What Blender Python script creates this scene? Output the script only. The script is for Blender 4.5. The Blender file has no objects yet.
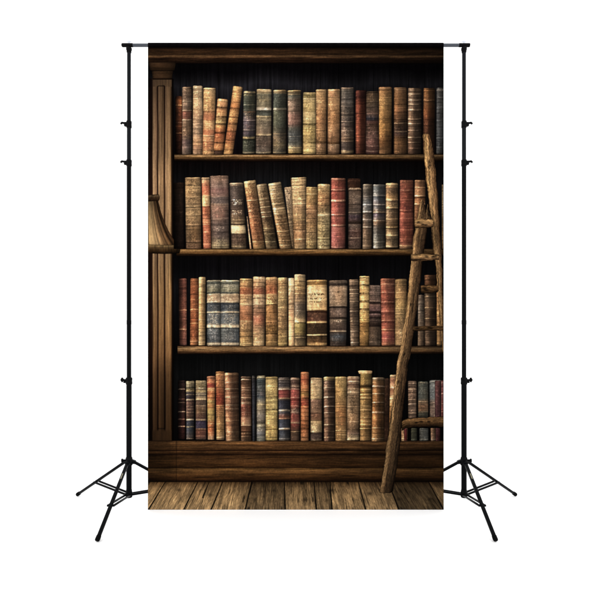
# A photo studio backdrop (a flat cloth printed with a picture of an old bookcase) hanging from a crossbar on two light stands.
# The cloth really is flat: everything "on" it is ink, including the light and shade of the printed picture.
import bpy, bmesh, math, random
import numpy as np
from mathutils import Vector, Matrix

random.seed(7)
C = bpy.context.scene.collection
S = 0.00515            # metres per photo pixel in the plane of the poles (Y = 0)
DPX = 501.0            # camera distance in the same unit
D = DPX * S
CX, HZ, GY = 296.5, 334.3, 509.3   # principal column, eye level row, floor row
CAMZ = (GY - HZ) * S
E_LIGHT = 2.17         # how much light falls on the print (albedo = picture / E_LIGHT)

def W(px, py, Y):
    k = S * (D + Y) / D
    return ((px - CX) * k, Y, CAMZ + (HZ - py) * k)

# ------------------------------------------------------------------ noise and colour
def hsh(i, j, s):
    v = np.sin(i * 127.1 + j * 311.7 + s * 74.7) * 43758.5453
    return v - np.floor(v)

def vn(x, y, s=0):
    xi, yi = np.floor(x), np.floor(y)
    fx, fy = x - xi, y - yi
    fx, fy = fx * fx * (3 - 2 * fx), fy * fy * (3 - 2 * fy)
    a, b = hsh(xi, yi, s), hsh(xi + 1, yi, s)
    c, d = hsh(xi, yi + 1, s), hsh(xi + 1, yi + 1, s)
    return (a * (1 - fx) + b * fx) * (1 - fy) + (c * (1 - fx) + d * fx) * fy

def fbm(x, y, s=0, o=3):
    t, a, n = 0, 1.0, 0
    for k in range(o):
        t = t + a * vn(x * 2 ** k, y * 2 ** k, s + k * 3.7); n += a; a *= .55
    return t / n

def hx(c):
    return np.array([int(c[i:i + 2], 16) / 255 for i in (0, 2, 4)])

def ramp(t, stops):
    ys = [p for p, _ in stops]
    cs = np.array([c for _, c in stops])
    return np.stack([np.interp(t, ys, cs[:, k]) for k in range(3)], -1)

def lin(c):
    c = np.clip(c, 0, 1)
    return np.where(c <= .04045, c / 12.92, ((c + .055) / 1.055) ** 2.4)

def aged(c, sat=.63, warm=1.0):
    """the printer's brownish ink set: a little dull, warm"""
    l = (c @ np.array([.30, .59, .11]))[..., None]
    mx, mn = c.max(-1), c.min(-1)
    s = ((mx - mn) / np.maximum(mx, .02))[..., None]
    sat = sat * (1 - .55 * np.clip(s - .50, 0, .5))            # strong reds and oranges print duller
    c = l * np.array([1.07, .985, .875]) * (1 - sat) + c * sat
    c = c * (1 + warm * (np.array([1.055, .962, .905]) - 1))
    return np.clip(np.clip(c, 0, 1) ** 1.03 * 1.10, 0, 1)

# ------------------------------------------------------------------ materials
def new_mat(name):
    m = bpy.data.materials.new(name); m.use_nodes = True
    nt = m.node_tree
    return m, nt, nt.nodes['Principled BSDF']

def mat_print():
    m, nt, b = new_mat('printed_polyester')
    at = nt.nodes.new('ShaderNodeVertexColor'); at.layer_name = 'ink'
    tc = nt.nodes.new('ShaderNodeTexCoord')
    no = nt.nodes.new('ShaderNodeTexNoise'); no.inputs['Scale'].default_value = 520; no.inputs['Detail'].default_value = 3
    mr = nt.nodes.new('ShaderNodeMapRange'); mr.inputs['To Min'].default_value = .90; mr.inputs['To Max'].default_value = 1.10
    mr.inputs['From Min'].default_value = .25; mr.inputs['From Max'].default_value = .75
    mx = nt.nodes.new('ShaderNodeVectorMath'); mx.operation = 'SCALE'
    L = nt.links.new
    L(tc.outputs['Object'], no.inputs['Vector']); L(no.outputs['Fac'], mr.inputs['Value'])
    L(at.outputs['Color'], mx.inputs[0]); L(mr.outputs['Result'], mx.inputs['Scale'])
    L(mx.outputs['Vector'], b.inputs['Base Color'])
    b.inputs['Roughness'].default_value = 1; b.inputs['Specular IOR Level'].default_value = 0
    return m

def mat_plain(name, col, rough, spec, metal=0, nscale=60, namt=.25, bump=0):
    m, nt, b = new_mat(name)
    tc = nt.nodes.new('ShaderNodeTexCoord')
    no = nt.nodes.new('ShaderNodeTexNoise'); no.inputs['Scale'].default_value = nscale; no.inputs['Detail'].default_value = 4
    cr = nt.nodes.new('ShaderNodeMix'); cr.data_type = 'RGBA'
    cr.inputs[6].default_value = [*(c * (1 - namt) for c in col), 1]; cr.inputs[7].default_value = [*(min(1, c * (1 + namt)) for c in col), 1]
    mr = nt.nodes.new('ShaderNodeMapRange'); mr.inputs['To Min'].default_value = max(0, rough - .1); mr.inputs['To Max'].default_value = min(1, rough + .1)
    L = nt.links.new
    L(tc.outputs['Object'], no.inputs['Vector']); L(no.outputs['Fac'], cr.inputs[0]); L(cr.outputs[2], b.inputs['Base Color'])
    L(no.outputs['Fac'], mr.inputs['Value']); L(mr.outputs['Result'], b.inputs['Roughness'])
    b.inputs['Specular IOR Level'].default_value = spec; b.inputs['Metallic'].default_value = metal
    if bump:
        bp = nt.nodes.new('ShaderNodeBump'); bp.inputs['Strength'].default_value = bump; bp.inputs['Distance'].default_value = .0006
        L(no.outputs['Fac'], bp.inputs['Height']); L(bp.outputs['Normal'], b.inputs['Normal'])
    return m

M_PRINT = mat_print()
M_POLE = mat_plain('black_anodised_tube', (.0012, .0014, .0018), .34, .035, nscale=90)
M_POLE_UP = mat_plain('anodised_tube_bluish_highlight', (.0025, .0032, .0045), .3, .065, nscale=90)  # bluish highlight of the upper sections tinted into the base colour
M_PLAST = mat_plain('black_moulded_plastic', (.0014, .0014, .0017), .45, .04, nscale=200, bump=.2)
M_RUB = mat_plain('black_rubber', (.0022, .0022, .0022), .8, .03, nscale=150, bump=.3)
M_BAR = mat_plain('gunmetal_bar', (.03, .035, .045), .36, .30, nscale=40)
M_STEEL = mat_plain('bright_steel', (.42, .45, .50), .3, .5, metal=1, nscale=80, namt=.08)
M_RIVET = mat_plain('yellowish_tube', (.22, .20, .13), .5, .2, nscale=80)
M_WHITE = mat_plain('white_studio_paper', (.90, .90, .90), .9, 0, nscale=3, namt=.01)

# ------------------------------------------------------------------ object helpers
def link(o, parent=None):
    C.objects.link(o)
    if parent is not None: o.parent = parent
    return o

def empty(name, loc, label, cat, group=None):
    o = bpy.data.objects.new(name, None); C.objects.link(o); o.location = loc
    o.empty_display_size = .05
    o['label'] = label; o['category'] = cat
    if group: o['group'] = group
    return o

def obj(name, bm, mat, parent=None, base=(0, 0, 0), smooth=True):
    """bm in world coordinates; stored relative to the thing's base so the child keeps a plain transform"""
    me = bpy.data.meshes.new(name)
    bmesh.ops.translate(bm, verts=bm.verts, vec=[-c for c in base])
    bmesh.ops.recalc_face_normals(bm, faces=bm.faces)
    bm.to_mesh(me); bm.free()
    me.materials.append(mat)
    if smooth:
        me.shade_smooth()
        try: me.set_sharp_from_angle(angle=math.radians(40))
        except Exception: pass
    return link(bpy.data.objects.new(name, me), parent)

def lathe(bm, p0, p1, prof, n=28):
    """profile [(t along p0-p1 in metres, radius)] swept round the axis"""
    p0, p1 = Vector(p0), Vector(p1)
    ax = (p1 - p0).normalized()
    q = ax.to_track_quat('Z', 'Y').to_matrix()
    rings = []
    for t, r in prof:
        rings.append([bm.verts.new(p0 + q @ Vector((r * math.cos(2 * math.pi * k / n), r * math.sin(2 * math.pi * k / n), t))) for k in range(n)])
    for a, b in zip(rings, rings[1:]):
        for k in range(n):
            bm.faces.new((a[k], a[(k + 1) % n], b[(k + 1) % n], b[k]))
    bm.faces.new(rings[0][::-1]); bm.faces.new(rings[-1])

def tube(bm, p0, p1, r, c=.0012, n=28):
    l = (Vector(p1) - Vector(p0)).length
    c = min(c, r * .5, l * .3)
    lathe(bm, p0, p1, [(0, r - c), (c, r), (l - c, r), (l, r - c)], n)

def bar(bm, p0, p1, w, h, side, bev=.0012):
    """a flat bar from p0 to p1, width w along `side`, thickness h"""
    p0, p1 = Vector(p0), Vector(p1)
    ax = (p1 - p0).normalized(); sd = Vector(side); sd = (sd - ax * sd.dot(ax)).normalized(); up = ax.cross(sd)
    b2 = bmesh.new()
    bmesh.ops.create_cube(b2, size=1)
    l = (p1 - p0).length
    Mx = Matrix((( *(sd * w), 0), (*(up * h), 0), (*(ax * l), 0), (0, 0, 0, 1))).transposed()
    Mx.translation = (p0 + p1) / 2
    bmesh.ops.transform(b2, matrix=Mx, verts=b2.verts)
    bmesh.ops.bevel(b2, geom=b2.edges[:], offset=bev, segments=2, affect='EDGES', profile=.6)
    me = bpy.data.meshes.new('tmp'); b2.to_mesh(me); b2.free(); bm.from_mesh(me); bpy.data.meshes.remove(me)

# ------------------------------------------------------------------ setting
def build_floor():
    bm = bmesh.new()
    vs = [bm.verts.new(p) for p in ((-9, -9, 0), (9, -9, 0), (9, 2.2, 0), (-9, 2.2, 0))]
    bm.faces.new(vs)
    o = obj('floor', bm, M_WHITE); o['kind'] = 'structure'
    bm = bmesh.new()
    prof = [(2.2 + 1.2 * math.sin(a), 1.2 - 1.2 * math.cos(a)) for a in np.linspace(0, math.pi / 2, 25)] + [(3.4, 7.0)]
    rows = [[bm.verts.new((x, y, z)) for x in (-9, 9)] for y, z in prof]
    for a, b in zip(rows, rows[1:]): bm.faces.new((a[0], a[1], b[1], b[0]))
    o = obj('wall', bm, M_WHITE); o['kind'] = 'structure'
build_floor()

# ------------------------------------------------------------------ light stands
def light_stand(px, side, label):
    """side -1: left stand, +1: right one (mirrored, knobs facing outwards)"""
    x0 = (px - CX) * S
    base = (x0, 0, 0)
    root = empty('light_stand', base, label, 'light stand', 'light stands holding up the backdrop')
    zz = lambda py: (GY - py) * S
    P = lambda py: (x0, 0, zz(py))
    def part(name, bm, mat, parent=root): return obj(name, bm, mat, parent, base if parent is root else base)
    # telescoping sections
    for a, b, r in ((496, 380, .0136), (380, 162.5, .0113), (162.5, 124, .0106), (124, 47.6, .0098)):
        bm = bmesh.new(); tube(bm, P(a), P(b), r); part('pole_section', bm, M_POLE if a > 200 else M_POLE_UP)
    # small sleeve joint seen half way up the middle section
    bm = bmesh.new(); lathe(bm, P(324.5), P(320), [(0, .0113), (.002, .0122), (.020, .0122), (.0225, .0113)]); part('sleeve', bm, M_PLAST)
    # clamps
    for py, r, hh in ((124.5, .0135, 7), (163, .0140, 6.5), (381, .0165, 7)):
        bm = bmesh.new()
        a, b = P(py + hh / 2), P(py - hh / 2); l = hh * S
        lathe(bm, a, b, [(0, r * .86), (.003, r), (l * .42, r), (l * .5, r * .93), (l * .58, r), (l - .003, r), (l, r * .86)])
        bar(bm, (x0 + side * r * .7, -.002, zz(py)), (x0 + side * (r + .010), -.002, zz(py)), .016, .020, (0, 1, 0), .002)
        cl = part('clamp', bm, M_PLAST)
        bm = bmesh.new()
        e = x0 + side * (r + .009)
        tube(bm, (e, -.002, zz(py) + .006), (e + side * .009, -.002, zz(py) + .006), .0045)
        if py > 300:     # T shaped thumb screw
            tube(bm, (e + side * .009, -.002, zz(py) - .006), (e + side * .009, -.002, zz(py) + .018), .0048)
            tube(bm, (e + side * .001, -.002, zz(py) + .006), (e + side * .016, -.002, zz(py) + .006), .007)
        else:            # drooping lever
            bar(bm, (e + side * .002, -.002, zz(py) + .007), (e + side * .016, -.002, zz(py) + .008), .012, .009, (0, 1, 0), .003)
            bar(bm, (e + side * .012, -.002, zz(py) + .009), (e + side * .020, -.002, zz(py) + .001), .012, .007, (0, 1, 0), .003)
        o = part('knob', bm, M_PLAST, cl); o.location = (0, 0, 0)
    # top collar, spigot
    bm = bmesh.new(); l = 5.2 * S
    lathe(bm, P(53), P(47.8), [(0, .0102), (.003, .0118), (l * .5, .0128), (l * .6, .0145), (l - .002, .0145), (l, .013)]); part('top_collar', bm, M_PLAST)
    bm = bmesh.new(); tube(bm, P(47.8), P(40.6), .0032)
    bar(bm, (x0 - .012, 0, zz(41.7)), (x0 + .012, 0, zz(41.7)), .005, .004, (0, 1, 0), .001); part('spigot', bm, M_STEEL)
    # hub where the legs hinge, and its locking knob
    bm = bmesh.new(); l = 8.2 * S
    lathe(bm, P(465.2), P(457), [(0, .0165), (.004, .019), (l * .45, .021), (l * .62, .0185), (l - .004, .0165), (l, .0145)])
    hub = part('hub', bm, M_PLAST)
    bm = bmesh.new()
    tube(bm, (x0 + side * .017, -.006, zz(460)), (x0 + side * .033, -.010, zz(460)), .0055)
    tube(bm, (x0 + side * .027, -.009, zz(460)), (x0 + side * .036, -.011, zz(460)), .0095)
    part('knob', bm, M_STEEL if False else M_PLAST, hub)
    bm = bmesh.new(); l = 8 * S
    lathe(bm, P(497.5), P(489.5), [(0, .0135), (.003, .0165), (l * .6, .0175), (l * .75, .0155), (l, .0142)]); part('lower_hub', bm, M_PLAST)
    # legs: outward-back, straight towards the viewer, inward-back
    R = 79.2 * S
    for k, az in enumerate(((side * .866, .5), (0., -1.), (-side * .986, .165))):
        d = Vector((az[0], az[1], 0)); t = Vector((-az[1], az[0], 0))
        a = Vector(P(461.5)) + d * .020
        f = Vector((x0, 0, .012)) + d * R
        bm = bmesh.new()
        bar(bm, a, f, .0160, .0140, t, .0040)
        # hinge ears
        bar(bm, a - d * .012 + Vector((0, 0, .004)), a + d * .012 - Vector((0, 0, .006)), .022, .018, t, .003)
        leg = part('leg', bm, M_POLE)
        ax = (f - a).normalized()
        bm = bmesh.new()
        p0 = f - ax * .020; p1 = f + ax * .006
        lathe(bm, p0, p1, [(0, .0092), (.003, .0104), (.020, .0108), (.024, .0098), (.026, .007)])
        part('rubber_foot', bm, M_RUB, leg)
        if k == 1:       # short yellowish tube on the front leg
            bm = bmesh.new(); q = a + (f - a) * .20
            tube(bm, q - t * side * .0 - Vector((0, .0085, 0)) - ax * .018, q - Vector((0, .0085, 0)) + ax * .018, .0034)
            part('sleeve', bm, M_RIVET, leg)
        j = a + (f - a) * .60
        lo = Vector(P(494)) + d * .016
        bm = bmesh.new()
        for s in (-1, 1):
            bar(bm, lo + t * s * .0125, j + t * s * .0135, .0050, .0105, t, .001)
        tube(bm, j - t * .0175, j + t * .0175, .0052, n=16)
        tube(bm, lo - t * .0155, lo + t * .0155, .0055, n=16)
        part('brace', bm, M_POLE)
    return root

light_stand(129.0, -1, 'black tripod light stand left of the backdrop, its knobs and outer leg pointing left')
light_stand(464.0, 1, 'black tripod light stand right of the backdrop, its knobs and outer leg pointing right')

# ------------------------------------------------------------------ crossbar
def crossbar():
    z = (GY - 45.2) * S
    xa, xb = (121.6 - CX) * S, (469.8 - CX) * S
    base = ((xa + xb) / 2, 0, z)
    root = empty('crossbar', base, 'long thin gunmetal crossbar laid over both stands, threaded through the top of the backdrop', 'crossbar')
    bm = bmesh.new(); tube(bm, (xa + .004, 0, z), (xb - .004, 0, z), .0086); obj('tube', bm, M_BAR, root, base)
    for a, b in ((xa, xa + 11.5 * S), (xb - 11.5 * S, xb)):
        bm = bmesh.new(); l = b - a
        lathe(bm, (a, 0, z), (b, 0, z), [(0, .006), (.003, .0094), (.006, .0098), (l - .004, .0098), (l, .0090)]); obj('end_sleeve', bm, M_PLAST, root, base)
crossbar()

# ------------------------------------------------------------------ backdrop
CL, CR, CT, CB = 147.9, 443.7, 43.1, 509.7
BARZ = (GY - 45.2) * S
POCK = .0112
YC = -POCK
BASE = W((CL + CR) / 2, CB, YC)
backdrop = empty('backdrop', BASE, 'hanging cloth backdrop printed with an old bookcase, a rustic ladder and half a lampshade', 'backdrop')
backdrop['kind'] = 'thing'

def sheet(name, px, py, col, layer, parent=backdrop, label=None, xyz=None):
    """a piece of the printed picture: a flat grid of ink on the cloth; px, py photo pixels, col sRGB, all (nv, nu)"""
    nv, nu = px.shape
    if xyz is None:
        Y = YC - .0004 * layer
        k = S * (D + Y) / D
        xyz = np.stack([(px - CX) * k - BASE[0], np.full_like(px, Y) - BASE[1], CAMZ + (HZ - py) * k - BASE[2]], -1)
    idx = np.arange(nv * nu).reshape(nv, nu)
    q = np.stack([idx[1:, :-1], idx[1:, 1:], idx[:-1, 1:], idx[:-1, :-1]], -1).reshape(-1, 4)
    me = bpy.data.meshes.new(name)
    me.vertices.add(nv * nu); me.vertices.foreach_set('co', xyz.astype(np.float32).ravel())
    me.loops.add(q.size); me.loops.foreach_set('vertex_index', q.astype(np.int32).ravel())
    me.polygons.add(len(q)); me.polygons.foreach_set('loop_start', np.arange(0, q.size, 4, dtype=np.int32))
    me.update(calc_edges=True); me.validate()
    ca = me.color_attributes.new('ink', 'FLOAT_COLOR', 'POINT')
    rgba = np.ones((nv * nu, 4), np.float32); rgba[:, :3] = (lin(col) / E_LIGHT).reshape(-1, 3)
    ca.data.foreach_set('color', rgba.ravel())
    me.materials.append(M_PRINT)
    o = bpy.data.objects.new(name, me); link(o, parent)
    if label: o['label'] = label
    return o

def grid(x0, x1, y0, y1, res=.5):
    nu, nv = max(2, int((x1 - x0) / res) + 1), max(2, int((y1 - y0) / res) + 1)
    return np.meshgrid(np.linspace(x0, x1, nu), np.linspace(y0, y1, nv))

# --- the cloth itself: dark inside of the bookcase, with the pole pocket at the top
def cloth():
    px, py = grid(CL, CR, 47.2, CB, .6)
    w = px + 3 * hsh(np.floor(px / 17), np.floor(px / 17) * 0, 1)
    pl = np.floor(w / 17); d = np.abs(w / 17 - pl - .5) * 17
    gap = np.clip(1 - (8.5 - d) / .8, 0, 1)
    edge = 6 * (vn(px * .05, px * 0, 8) - .5) + 3 * (vn(px * .4, px * 0, 6) - .5)
    lit = ramp(py + edge, [(47, hx('050404')), (70, hx('050405')), (76, hx('0b0a0b')), (84, hx('161517')), (100, hx('0f0e0f')), (155, hx('070506')),
                    (160, hx('080505')), (172, hx('0a0909')), (186, hx('0f0f10')), (250, hx('070606')), (265, hx('080708')), (285, hx('0e0e0f')), (345, hx('060505')),
                    (358, hx('070707')), (372, hx('0b0b0b')), (440, hx('060505'))])
    st = .45 + 1.1 * fbm(px * 1.1 + pl * 7, py * .03, 2)
    near = np.interp(px, [148, 200, 235, 300, 340, 444], [.8, 1.0, 1.35, 1.15, .85, .7])
    c = 1.25 * lit * (st * near * (1 - .6 * gap * hsh(pl, pl * 0, 4)))[..., None]
    # strip up and over the bar, down the back to the hem
    nv0 = 16
    th = np.linspace(-math.pi, 0, nv0)          # from the back over the top to the front
    xk = S * (D + YC) / D
    xs = (px[0] - CX) * xk
    rows, cols = [], []
    for z in np.linspace(BARZ - .05, BARZ, 5)[:-1]: rows.append((POCK, z))
    for t in th: rows.append((-POCK * math.cos(t) * 1.0, BARZ - POCK * math.sin(t) * 1.0))
    top = [np.stack([xs, np.full_like(xs, y), np.full_like(xs, z)], -1) for y, z in rows]
    main = np.stack([(px - CX) * xk, np.full_like(px, YC), CAMZ + (HZ - py) * xk], -1)
    xyz = np.concatenate([np.array(top), main], 0) - np.array(BASE)
    n = len(top)
    pt = hx('100e0f')[None, None] * (.75 + .5 * vn(np.tile(px[:1] * .35, (n, 1)), np.arange(n)[:, None] * .4, 5))[..., None]
    col = np.concatenate([pt, c], 0)
    o = sheet('cloth', np.zeros(col.shape[:2]), None, col, 0, xyz=xyz, label='flat black ground of the printed cloth, sewn into a pocket round the bar')
    md = o.modifiers.new('thickness', 'SOLIDIFY'); md.thickness = .0008; md.offset = -1
cloth()

# --- printed woodwork
def wood(px, py, ang=0, sc=1.0, s=0):
    """streaky grain factor around 1 along direction ang (0: along x)"""
    ca, sa = math.cos(ang), math.sin(ang)
    a, b = px * ca + py * sa, -px * sa + py * ca
    b = b + 1.2 * vn(a * .05, b * .12, s + 9)
    g = .5 * fbm(a * .05 * sc, b * 1.1 * sc, s, 3) + .35 * fbm(a * .12 * sc, b * 2.2 * sc, s + 4, 2) + .15 * vn(a * .9, b * 1.2, s + 8)
    return .42 + 1.16 * g

def cornice():
    px, py = grid(CL, CR, 47.3, 63.6, .45)
    c = ramp(py + .5 * (vn(px * .04, py * 0, 3) - .5), [(47.3, hx('0e0a08')), (48.6, hx('20150d')), (50, hx('3a2716')), (53.4, hx('3c2917')), (54.6, hx('2c1d11')), (55.4, hx('5c452c')),
             (56.4, hx('735839')), (57.3, hx('5a4128')), (58.3, hx('2e1d11')), (60.5, hx('26180e')), (62.2, hx('1c110b')), (63.6, hx('0a0606'))])
    f = wood(px, py, 0, 1, 11)
    fade = np.interp(px, [148, 200, 290, 340, 400, 444], [.9, 1.05, .95, .78, .62, .5])
    sheet('printed_cornice', px, py, aged(c * (.82 * f ** 1.5 * fade)[..., None], .8), 1)

def capital():
    xs = lambda y: np.interp(y, [62, 66, 70.2, 70.9, 76, 80], [148.4, 149.2, 150.0, 151.9, 152.4, 152.6])
    xe = lambda y: np.interp(y, [62, 66, 70.2, 70.9, 76, 80], [175.8, 175.3, 174.6, 172.9, 172.2, 172])
    u, py = np.meshgrid(np.linspace(0, 1, 56), np.linspace(62, 79.6, 40))
    px = xs(py) * (1 - u) + xe(py) * u
    c = ramp(py, [(62, hx('21140b')), (63.4, hx('47321f')), (66, hx('3a2817')), (69.8, hx('2c1d10')), (70.8, hx('140c07')), (71.6, hx('49341f')), (74, hx('3a2817')), (77, hx('4c3722')), (78.6, hx('2a190d')), (79.6, hx('120a06'))])
    f = wood(px, py, 0, 1, 15) * np.interp(u, [0, .1, .4, .8, 1], [.5, .95, 1.1, .85, .5])
    sheet('printed_capital', px, py, aged(c * (.85 * f)[..., None], .7), 3)

def pilaster():
    px, py = grid(CL, 173.4, 78.5, 441, .4)
    wob = .35 * (vn(px * 0, py * .03, 1) - .5)
    x = px + wob
    prof = ramp(x, [(147.9, hx('0a0606')), (148.6, hx('1c1110')), (151.6, hx('21140f')), (152.5, hx('34241a')), (153.0, hx('a08a68')), (153.9, hx('a48e6c')), (155.6, hx('8a7356')), (156.7, hx('75604a')),
                    (157.3, hx('33231a')), (157.9, hx('1e120c')), (158.4, hx('5a4532')), (158.9, hx('b09a76')), (159.6, hx('96805e')), (161.5, hx('8f7857')), (163.4, hx('7d6748')),
                    (164.0, hx('33241a')), (164.6, hx('1c110b')), (165.2, hx('4e3b29')), (165.8, hx('a89270')), (167, hx('9a835f')), (169.2, hx('a58e68')), (170.6, hx('8c754f')), (171.3, hx('5a452e')), (172.0, hx('181009')), (173.4, hx('080505'))])
    g = np.interp(py, [78, 95, 120, 150, 180, 235, 262, 290, 330, 352, 375, 410, 441], [.55, .62, .80, .93, 1.10, 1.02, .95, .98, .93, .86, .55, .43, .36])
    tint = ramp(py, [(78, np.array([.98, .93, .92])), (150, np.array([1, .98, .98])), (250, np.array([1, .99, .98])), (300, np.array([1.03, .98, .88])), (370, np.array([1.0, .87, .72])), (441, np.array([1., .82, .64]))])
    f = wood(px, py, math.pi / 2, .8, 21) * (.72 + .56 * fbm(px * 1.5, py * .02, 23, 2))
    f = f * (1 - .5 * np.clip((vn(px * 2.1, py * .015, 25) - .7) * 6, 0, 1))
    # the sunk strip starts below the top rail and stops above the base
    frame = ramp(px, [(147.9, hx('0a0606')), (151.8, hx('1f1313')), (153, hx('7d6b51')), (171.3, hx('8a7656')), (172, hx('181009')), (173.4, hx('080505'))])
    corner = .9 * np.clip(np.abs(px - 161.2) - 2.2, 0, 2) ** 2 * .5
    k = np.clip((85.4 + corner - py) / .8, 0, 1) + np.clip((py - 429) / 2.5, 0, 1)
    ring = np.clip(1 - np.abs(py - 85.9 - corner) / .9, 0, 1) * (np.abs(px - 161.2) < 3.9) + .7 * np.clip(1 - np.abs(py - 428.6) / 1.2, 0, 1) * (np.abs(px - 161.2) < 3.9)
    c = (prof * (1 - k[..., None]) + frame * k[..., None]) * (1 - .72 * ring)[..., None]
    c = aged(c * (.34 + .64 * f * g)[..., None] * g[..., None] ** .45 * tint * np.array([1.02, .975, .94]), .82, .5)
    # brightness varies down the printed pilaster
    sheet('printed_pilaster', px, py, c, 2)

def shelf(y0, y1, x0, stops, s, fade, name='printed_shelf', layer=2):
    px, py = grid(x0, CR, y0, y1, .4)
    c = ramp(py + .25 * (vn(px * .06, py * 0, s) - .5), stops)
    f = wood(px, py, 0, 1, s)
    f = f ** 1.6 * (.85 + .3 * fbm(px * .03, py * .5, s + 3))
    sheet(name, px, py, aged(c * (.9 * f * np.interp(px, [p for p, _ in fade], [v for _, v in fade]))[..., None], .85), layer)

def woodwork():
    cornice(); capital(); pilaster()
    fd = [(174, .85), (200, 1.1), (260, 1.1), (330, .95), (400, .75), (444, .5)]
    shelf(154.2, 161.8, 174.4, [(154.2, hx('241709')), (154.9, hx('6c5538')), (155.7, hx('a68c62')), (156.6, hx('8a7048')), (157.6, hx('5c4529')), (158.6, hx('4c381f')), (159.3, hx('2a1b0e')), (160.4, hx('170d07')), (161.8, hx('0a0605'))], 31, fd)
    fd = [(174, .9), (200, 1.1), (280, 1.05), (340, .95), (400, .8), (444, .5)]
    shelf(248.8, 256.2, 176.6, [(248.8, hx('2a1a0b')), (249.6, hx('6d5432')), (250.5, hx('957a4c')), (251.6, hx('745832')), (253.2, hx('5c4222')), (254.4, hx('2e1e0e')), (256.2, hx('0a0605'))], 37, fd)
    shelf(346.0, 354.2, 177.6, [(346, hx('2a1c10')), (346.9, hx('6c5538')), (348.0, hx('97805a')), (349.4, hx('886e49')), (350.8, hx('755a39')), (352.2, hx('402b18')), (354.2, hx('090605'))], 41, fd)
    # bottom ledge and plinth
    px, py = grid(CL, CR, 440.6, 482, .42)
    c = ramp(py + .4 * (vn(px * .05, py * 0, 3) - .5), [(440.6, hx('20140b')), (441.6, hx('5a4024')), (443, hx('6d4f2d')), (445.6, hx('4d351c')), (447.2, hx('5f4426')), (449.4, hx('3f2a15')), (450.6, hx('1c1009')),
             (451.6, hx('553b20')), (453.2, hx('3b2613')), (454.4, hx('1d110a')), (456, hx('3c2814')), (461, hx('4a3219')), (466.4, hx('39240f')), (467.6, hx('24150a')), (468.6, hx('57401f')), (470.5, hx('6b4e2a')),
             (474, hx('52381b')), (478.5, hx('37220f')), (480.5, hx('22140a')), (482, hx('0e0805'))])
    f = wood(px, py, 0, .8, 51) * (.75 + .5 * fbm(px * .02, py * .12, 55))
    fade = np.interp(px, [148, 170, 178, 230, 300, 370, 410, 444], [.62, .72, 1.0, 1.08, .95, .8, .58, .5])
    post = np.clip(1 - np.abs(px - 176.4) / .9, 0, 1)
    hl = 1 + .5 * np.clip(1 - np.abs(px - 172) / 5, 0, 1) * np.clip(1 - np.abs(py - 443.5) / 2.2, 0, 1)
    sheet('printed_plinth', px, py, aged(c * (.92 * f ** 1.4 * fade * (1 - .35 * post) * hl)[..., None], .85), 3)
    # floorboards
    px, py = grid(CL, CR, 481.2, CB, .4)
    gaps = [((150, 481), (132, 509.7)), ((165.8, 481), (148.4, 509.7)), ((198.4, 481), (183.8, 509.7)), ((209.5, 481), (203, 497)), ((223, 481), (211.2, 509.7)), ((251.8, 481), (245.2, 509.7)), ((284.3, 481), (285.1, 509.7)),
            ((313.8, 481), (316.4, 509.7)), ((330, 481), (332, 509.7)), ((358, 481), (365.8, 509.7)), ((388, 481), (398.8, 509.7)), ((428, 481), (443.6, 509.7)), ((470, 481), (492, 509.7))]
    t = (py - 481) / 28.7
    gx = [np.interp(t, [0, (b[1] - 481) / 28.7], [a[0], b[0]]) for a, b in gaps]
    board = sum((px > g).astype(float) for g in gx)
    dist = np.min([np.where(t <= (b[1] - 481) / 28.7 + .05, np.abs(px - g), 9) for g, (a, b) in zip(gx, gaps)], 0)
    vx = (px - 288) / (1 + .145 * t)                      # run the grain towards the vanishing point
    wv = vx + 1.1 * vn(vx * .16, py * .10 + board * 3, 60)
    g = fbm(wv * .6, py * .06 + board * 13, 61, 3) * .55 + fbm(wv * 2.0, py * .12 + board * 5, 64, 2) * .5
    knot = np.exp(-(((vn(board * 7.3, board * 0, 77) - .5) * 12 + (px - 288) % 31 - 15) / 2.4) ** 2 - ((py - 490 - 14 * hsh(board, board * 0, 78)) / 1.7) ** 2)
    g = g * (1 - .6 * knot)
    crack = np.clip((vn(wv * .8, py * .11 + board * 3, 66) - .80) * 8, 0, 1)
    bcol = .66 + .58 * hsh(board, board * 0 + 2, 7)
    c = ramp(py, [(481, hx('35220f')), (484, hx('5e4628')), (488, hx('7c6340')), (497, hx('977b51')), (509.7, hx('a88c60'))])
    f = (.30 + 1.12 * g) * bcol * (.74 + .52 * fbm(wv * 1.8, py * .6, 69, 2)) * (.86 + .3 * fbm(px * .12, py * .12, 68, 2)) * (1 - .5 * crack) * np.interp(px, [148, 175, 260, 320, 380, 444], [.95, 1.15, 1.02, .95, .8, .62])
    f = f * (1 - .88 * np.clip(1.6 - dist / (.40 + .34 * t), 0, 1))
    sheet('printed_floorboards', px, py, aged(c * f[..., None], .78, .5), 2)
woodwork()

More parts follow.
